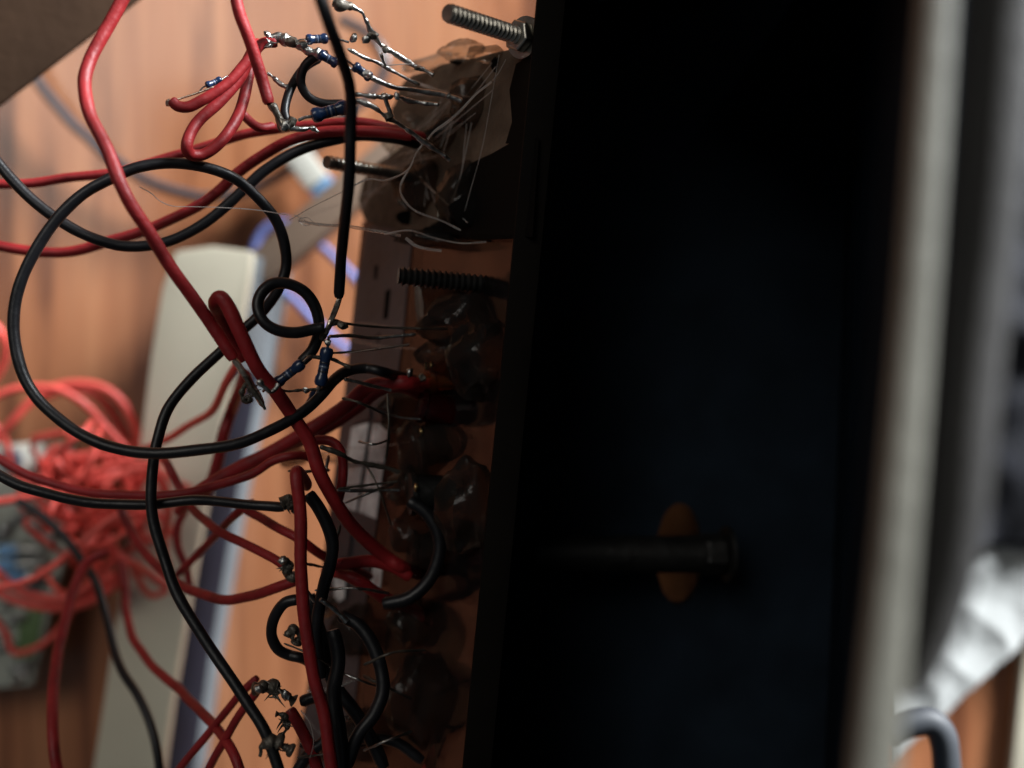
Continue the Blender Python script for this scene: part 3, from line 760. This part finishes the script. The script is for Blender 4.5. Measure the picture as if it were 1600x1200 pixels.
def resistor(a, b, w, label, lead0=None, lead1=None):
    pa, pb = P(*a), P(*b)
    root = thing('resistor', label, 'resistor', pa, 'small blue resistors')
    r = R(w, a[2])
    prof = [(0, r * .25), (.03, r * .8), (.10, r * 1.0), (.22, r * .98), (.30, r * .78), (.70, r * .78), (.78, r * .98), (.90, r), (.97, r * .8), (1, r * .25)]
    MB().lathe(pa, pb, prof, 18).build('body', M['resblue'], root)
    for tpos, mm in ((.38, 'resdark'), (.48, 'rescap'), (.60, 'resdark')):
        c = pa.lerp(pb, tpos); e = pa.lerp(pb, tpos + .05)
        MB().lathe(c, e, [(0, r * .78), (.1, r * .80), (.9, r * .80), (1, r * .78)], 18).build('band', M[mm], root)
    ax = (pb - pa).normalized()
    for q, tgt in ((pa - ax * r * .0, lead0), (pb, lead1)):
        sgn = -1 if q is not pb else 1
        e = P(*tgt) if tgt else q + ax * sgn * r * 2.2
        MB().tube(smooth([q, q.lerp(e, .5) + Vector((0, .0001, 0)), e], 4), r * .22, 8).build('lead', M['solder'], root)
    return root
resistor((478, 62, .121), (512, 60, .122), 17, 'dark blue banded resistor at the top by the hanging black wire', (460, 66, .121), (545, 66, .122))
resistor((498, 84, .1205), (528, 100, .121), 18, 'blue resistor on top of the small black ring', (484, 78, .121), (548, 108, .122))
resistor((552, 102, .119), (580, 122, .120), 17, 'glossy light blue resistor just right of the hanging black wire', (535, 92, .120), (592, 126, .121))
resistor((486, 182, .121), (545, 166, .122), 24, 'large dark blue resistor on the red wires of the upper cluster', (466, 188, .121), (562, 160, .122))
resistor((322, 134, .120), (346, 124, .121), 12, 'tiny blue resistor tucked against the curled red wire', (312, 142, .120), (360, 118, .122))
resistor((428, 602, .1205), (474, 566, .120), 19, 'dark blue resistor below the small black coil', (410, 612, .120), (486, 556, .121))
resistor((512, 542, .1215), (500, 604, .1215), 21, 'upright dark blue resistor under the hanging wire end', (514, 526, .121), (494, 618, .122))
resistor((494, 610, .124), (472, 650, .126), 14, 'faint dark resistor hidden behind the red and black crossing', (500, 600, .124), (466, 664, .127))

# solder drops on the joints
for i, (x, y, d, w_) in enumerate(((583, 56, .118, 17), (572, 62, .118, 15), (552, 60, .120, 14), (602, 78, .118, 14), (574, 116, .118, 15), (600, 150, .118, 12), (607, 183, .118, 15), (620, 150, .119, 12),
                                   (418, 54, .120, 12), (456, 66, .119, 20), (474, 70, .119, 17), (446, 196, .119, 18), (533, 508, .121, 14), (512, 535, .121, 12),
                                   (442, 876, .123, 16), (452, 788, .123, 18), (446, 1086, .119, 18), (404, 1076, .118, 16), (652, 107, .122, 10), (700, 150, .122, 10),
                                   (640, 582, .126, 14), (660, 590, .127, 14), (478, 610, .120, 12))):
    o = MB().blob(P(x, y, d), (R(w_, d), R(w_ * .8, d), R(w_ * .8, d)), .5, 1.8, i + 70, 2, i * .7).build('solder_drop', M['solder'] if i % 3 else M['flux'])
    nm = ['on the topmost bent lead', 'beside the first one on the topmost lead', 'by the hanging black wire at the top', 'lower down the topmost bent lead', 'on the tip of the light blue resistor', 'on the beaded upper lead', 'where the bright bridge meets the slanting lead', 'at the right of the beaded lead',
          'at the end of the twisted solder strip', 'on the middle of the twisted solder strip', 'on the right of the twisted solder strip', 'under the stripped straight red wire', 'beside the stripped end of the hanging wire', 'on the lead above the upright resistor',
          'on the frayed joint left of the upright red wire', 'on the stub of the level black wire', 'on the ragged grey lead at the bottom', 'on the tip of the ragged grey lead at the bottom', 'where the topmost lead reaches the hardboard', 'where the thick grey lead reaches the hardboard',
          'at the end of the big black loop', 'right of the big black loop end', 'on the low thin lead under the middle resistors'][i]
    tag(o, 'small lump of solder ' + nm, 'solder', 'lumps of solder on the joints')

# spiky burrs of solder
def burr(label, x, y, d, n, ln, m='flux'):
    mb = MB(); rnd = random.Random(int(x * 7 + y))
    c = P(x, y, d)
    for k in range(n):
        a = rnd.uniform(0, 6.28); dv = Vector((math.cos(a), math.sin(a), rnd.uniform(-.2, .5))) * R(2 * ln, d) * rnd.uniform(.5, 1)
        st = c + Vector((rnd.uniform(-1, 1), rnd.uniform(-1, 1), 0)) * R(ln, d) * .6
        mid = st + dv * .5 + Vector((rnd.uniform(-1, 1), rnd.uniform(-1, 1), 0)) * .0001
        mb.tube(smooth([st, mid, st + dv], 4), [R(4, d), R(3.6, d), R(3.4, d), R(3, d), R(2.6, d), R(2.2, d), R(1.7, d), R(1.2, d), R(.7, d)], 6)
    return tag(mb.build('frayed_strands', M[m]), label, 'strands', 'frayed wire strands')
burr('frayed strands at the stripped red wire crossing', 392, 612, .118, 9, 20)
burr('frayed strands at the end of the level black wire', 450, 790, .123, 10, 16)
burr('frayed strands at the slanting red wire end', 446, 886, .124, 9, 15)
burr('frayed strands on the ragged grey lead', 430, 1082, .119, 14, 24)
burr('frayed strands at the bottom edge joint', 430, 1168, .117, 12, 22)
burr('frayed strands below the ragged grey lead', 444, 1130, .120, 8, 16)
burr('frayed strands on the upper twisted solder strip', 424, 66, .120, 7, 12, 'solder')
burr('frayed strands inside the black hook', 456, 994, .123, 9, 14)
burr('frayed strands at the corroded upper joint', 446, 190, .119, 7, 12)

# glue threads
thr = [
 ('long shiny glue thread under the hanging wire', [(466, 345, .118), (500, 351), (545, 354), (580, 360), (606, 364, .122), (625, 368, .123)], 5),
 ('glue thread arching over the hardboard', [(548, 292, .119), (576, 280), (600, 282), (624, 274), (640, 262), (650, 240), (660, 226, .122)], 3),
 ('thick glue thread streak on the hardboard middle', [(668, 218, .122), (680, 204), (700, 190), (722, 170), (745, 146), (768, 128, .122)], 4),
 ('curved glue thread outlining the smoky bead', [(640, 262, .122), (626, 290), (630, 310), (650, 330), (690, 345), (720, 360, .123)], 3.5),
 ('fine glue thread across the left table', [(218, 292, .120), (236, 302), (250, 314), (270, 322), (300, 323), (340, 324), (400, 328), (450, 336, .120)], 1.6),
 ('fine slanting glue thread to the brown strip', [(452, 344, .120), (490, 322), (530, 302), (570, 280, .122)], 1.6),
 ('fine glue thread from the small resistor to the panel', [(540, 552, .121), (580, 546), (625, 540), (640, 538, .126)], 1.6),
 ('fine glue thread spanning beside the upper leads', [(596, 103, .119), (620, 101), (645, 100), (664, 106, .121)], 2.2),
 ('bright curved glue ridge above the dark bolt', [(634, 372, .122), (650, 384), (668, 389), (690, 392, .122)], 5),
 ('curled fine glue thread near the lavender wire', [(460, 336, .119), (472, 342), (484, 350), (476, 352), (466, 344), (480, 340), (492, 350, .120)], 1.6),
 ('fine glue thread hanging on the lower panel', [(470, 1110, .120), (484, 1130), (490, 1160), (484, 1185, .121)], 1.8),
 ('short glue thread below the dark arching wire', [(534, 1072, .121), (542, 1068), (550, 1064, .122)], 3),
 ('glue thread draped below the hardboard', [(600, 366, .121), (640, 360), (680, 372), (720, 380), (760, 378, .123)], 3),
]
for lb, pts, w_ in thr:
    pp = path(pts, .121); r = R(w_, .121)
    o = MB().tube(pp, [r * (1 + .4 * noise.noise(v * 700)) for v in pp], 7).build('glue_thread', M['hair'])
    tag(o, lb, 'glue thread', 'strings of hot glue')

# ------------------------------------------------------------------ things on the table
def flat(name, outline, d0, d1, m, label=None, cat=None, parent=None, bevel=.0006):
    a = [P(x, y, d0) for x, y in outline]
    bz = [at_z(v, H - d1) for v in a]
    o = MB().prism(a, bz).build(name, m, parent, bevel=bevel)
    if label: tag(o, label, cat)
    return o
# cream bar with navy side and pale lower edge
bar = thing('cream_bar', 'long cream plastic bar with navy side lying on the wooden table', 'bar', P(300, 800, .2))
cb = [(272, 392), (330, 384), (394, 392), (388, 440), (366, 560), (326, 760), (296, 930), (268, 1100), (240, 1300), (128, 1300), (160, 1100), (190, 900), (214, 720), (234, 560), (252, 450)]
def layer(nm, ol, za, zb, m):
    v = [P(x, y, .187) for x, y in ol]
    MB().prism([at_z(q, H - za) for q in v], [at_z(q, H - zb) for q in v]).build(nm, m, bar, bevel=.0008 if nm == 'top_cap' else .0003)
layer('top_cap', cb, .187, .1905, M['cream'])
upper = [(272, 394), (330, 386), (393, 394), (387, 440), (361, 580), (231, 580), (252, 450)]
lower = [(360, 584), (325, 760), (295, 930), (267, 1100), (239, 1300), (129, 1300), (161, 1100), (191, 900), (215, 720), (231, 584)]
layer('pale_side', upper, .1906, .2100, M['pale'])
layer('navy_side', lower, .1906, .2100, M['navy'])
layer('pale_base', cb, .2101, .2197, M['pale'])
# low brown strip slanting away from the bar corner
a = P(398, 424, .196); b_ = P(640, 214, .196)
mb = MB(); pr = Vector((-(b_ - a).y, (b_ - a).x, 0)).normalized() * R(56, .196)
mb.prism([a - pr, a + pr, b_ + pr, b_ - pr], [v + Vector((0, 0, -.006)) for v in (a - pr, a + pr, b_ + pr, b_ - pr)])
tag(mb.build('slanting_strip', M['stripe'], bevel=.001), 'flat brown strip lying slantwise from the cream bar corner', 'stripe')
# lavender wire
wire('lavender blue wire hooked round the corner of the cream bar', M['lav'], [(392, 420, .212), (396, 388), (410, 362), (432, 350), (458, 352), (482, 366), (510, 392), (535, 416), (560, 440), (590, 480, .212)], 15, name='lavender_wire', n=10)
wire('lavender blue wire seen through the small black coil', M['lav'], [(420, 430, .214), (440, 452), (466, 474), (492, 502), (520, 530), (548, 550, .214)], 15, name='lavender_wire', n=10)
# dark cable lying on the table
wire('dark cable with a bluish sheen lying on the table at upper left', M['cable'],
     [(20, 60, .2145), (62, 130), (100, 178), (142, 220), (186, 256), (228, 282), (280, 300), (330, 308), (385, 298), (430, 278), (480, 240), (530, 190), (575, 150), (600, 110), (590, 70), (560, 44), (530, 30, .2145)], 17, name='dark_cable', cat='cable', n=10)
# white and blue plug on the table
pl = thing('plug', 'small white plug with a light blue tip lying on the table', 'plug', P(490, 280, .216))
a = P(460, 236, .213); b_ = P(500, 290, .213); c_ = P(518, 306, .213)
def bar_(a, b, w0, h, m, nm, par):
    pr = Vector((-(b - a).y, (b - a).x, 0)).normalized() * w0
    up = Vector((0, 0, h))
    return MB().prism([a - pr + up, a + pr + up, b + pr + up, b - pr + up], [a - pr - up, a + pr - up, b + pr - up, b - pr - up]).build(nm, m, par, bevel=.0006)
bar_(a, b_, R(40, .213), .003, M['white'], 'body', pl)
bar_(b_ + (c_ - b_) * .02, c_, R(40, .213), .0028, M['sky'], 'tip', pl)
# dark brown card flap at the upper left corner
mb = MB()
o_ = [P(232, -14, .150), P(-30, 186, .150), P(-300, 186, .150), P(-300, -300, .150), P(232, -300, .150)]
mb.prism(o_, [v + Vector((0, 0, -.0008)) for v in o_])
tag(mb.build('card_flap', M['card'], bevel=.0002), 'dark brown card flap reaching into the upper left corner', 'card')

# circuit board under the tangle
pc = thing('circuit_board', 'out of focus grey green circuit board under the red tangle', 'circuit board', P(40, 880, .21))
def bflat(name, outline, d0, d1, m):
    return flat(name, outline, d0, d1, m, parent=pc, bevel=.0003)
bflat('substrate', [(-160, 700), (112, 692), (118, 760), (104, 860), (76, 960), (50, 1070), (-160, 1090)], .206, .2085, M['pcb'])
bflat('green_patch', [(30, 960), (70, 945), (58, 1010), (40, 1056), (22, 1050)], .2055, .2062, M['pcbgreen'])
a = P(70, 712, .2055)
MB().lathe(a, a + Vector((0, 0, .014)), [(0, .0026), (.05, .0029), (.9, .0029), (.97, .0027), (1, .0022)], 24).build('capacitor', M['white'], pc)
MB().lathe(a + Vector((0, 0, .01405)), a + Vector((0, 0, .0147)), [(0, .0021), (1, .0018)], 20).build('capacitor_top', M['rescap'], pc)
for i, (x, y) in enumerate(((12, 862), (12, 884), (26, 902))):
    p0 = P(x - 14, y, .203); p1 = P(x + 16, y - 2, .203); r = .0012
    MB().lathe(p0, p1, [(0, r * .4), (.08, r), (.25, r), (.3, r * .8), (.7, r * .8), (.75, r), (.92, r), (1, r * .4)], 14).build('small_resistor', M['sky'], pc)
    MB().lathe(p1, P(x + 50, y - 3, .203), [(0, r * .7), (1, r * .5)], 10).build('solder_lead', M['solder'], pc)
rnd = random.Random(3)
for i in range(60):
    x, y = rnd.choice(((66, 835), (48, 850), (24, 975), (20, 1050), (36, 1046), (60, 830), (50, 905), (20, 960), (6, 1000), (10, 830), (52, 880), (30, 1030), (40, 800)))
    x += rnd.uniform(-14, 14); y += rnd.uniform(-14, 14)
    MB().blob(P(x, y, .2052), (.0010, .0009, .0009), .3, 2, i, 2).build('solder_joint', M['solder'], pc)
bflat('chip', [(74, 726), (92, 724), (90, 760), (72, 762)], .2035, .2065, M['resdark'])
bflat('chip', [(196, 828), (228, 822), (222, 862), (192, 866)], .204, .2075, M['navy'])

# right side: cloth, tissue, cream board, grey cable
def sheet(name, x0, x1, y0, y1, d, amp, fr, m, nx, ny, label, cat, mask=None, ridged=False, thick=.0006):
    mb = MB(); idx = {}
    for j in range(ny + 1):
        for i in range(nx + 1):
            x = x0 + (x1 - x0) * i / nx; y = y0 + (y1 - y0) * j / ny
            p = P(x, y, d)
            q = Vector((p.x, p.y, 0)) * fr
            if ridged:
                h = 1 - abs(noise.noise(q)) * 1.6 + .5 * (1 - abs(noise.noise(q * 2.3 + Vector((5, 5, 5)))) * 1.7) + .05 * noise.noise(q * 6)
                h = .45 + .5 * noise.noise(q * .8 + Vector((2, 7, 0))) + .22 * (1 - abs(noise.noise(q * 1.7)) * 2) + .04 * noise.noise(q * 6)
            else:
                h = .5 + .5 * noise.noise(q) + .3 * noise.noise(q * 2.1 + Vector((3, 1, 0)))
            p.z += amp * h
            if mask and not mask(x, y): continue
            idx[i, j] = len(mb.v); mb.v.append(p)
    for j in range(ny):
        for i in range(nx):
            k = [(i, j), (i + 1, j), (i + 1, j + 1), (i, j + 1)]
            if all(a in idx for a in k): mb.f.append(tuple(idx[a] for a in k))
    o = mb.build(name, m)
    md = o.modifiers.new('thickness', 'SOLIDIFY'); md.thickness = thick; md.offset = -1
    return tag(o, label, cat)
sheet('dark_cloth', 1250, 2300, -500, 850, .213, .010, 55, M['cloth'], 70, 90, 'dark navy cloth lying on the table beyond the rim at right', 'cloth', thick=.0015)
def tm(x, y):
    e = 8 * noise.noise(Vector((x * .02, y * .02, 1)))
    return y > 806 + max(0, (1545 - x)) * .25 + max(0, x - 1570) * .5 * (x < 1640) + e and y < 1112 - (x - 1470) * .92 + e + (x > 1640) * 60
sheet('crumpled_tissue', 1380, 1760, 800, 1200, .2125, .0034, 52, M['paper'], 110, 110, 'crumpled white tissue on the table at the right edge', 'tissue', mask=tm, ridged=True, thick=.0004)
flat('cream_board', [(1612, 905), (1720, 905), (1720, 1300), (1572, 1300)], .2168, .2195, M['cream'], 'cream board lying at the lower right corner', 'board', bevel=.0008)
wire('blue grey cable bending down at the bottom right', M['hose'], [(1380, 1150, .150), (1420, 1132), (1452, 1128), (1472, 1150), (1480, 1200), (1482, 1270, .150)], 46, name='grey_cable', cat='cable')
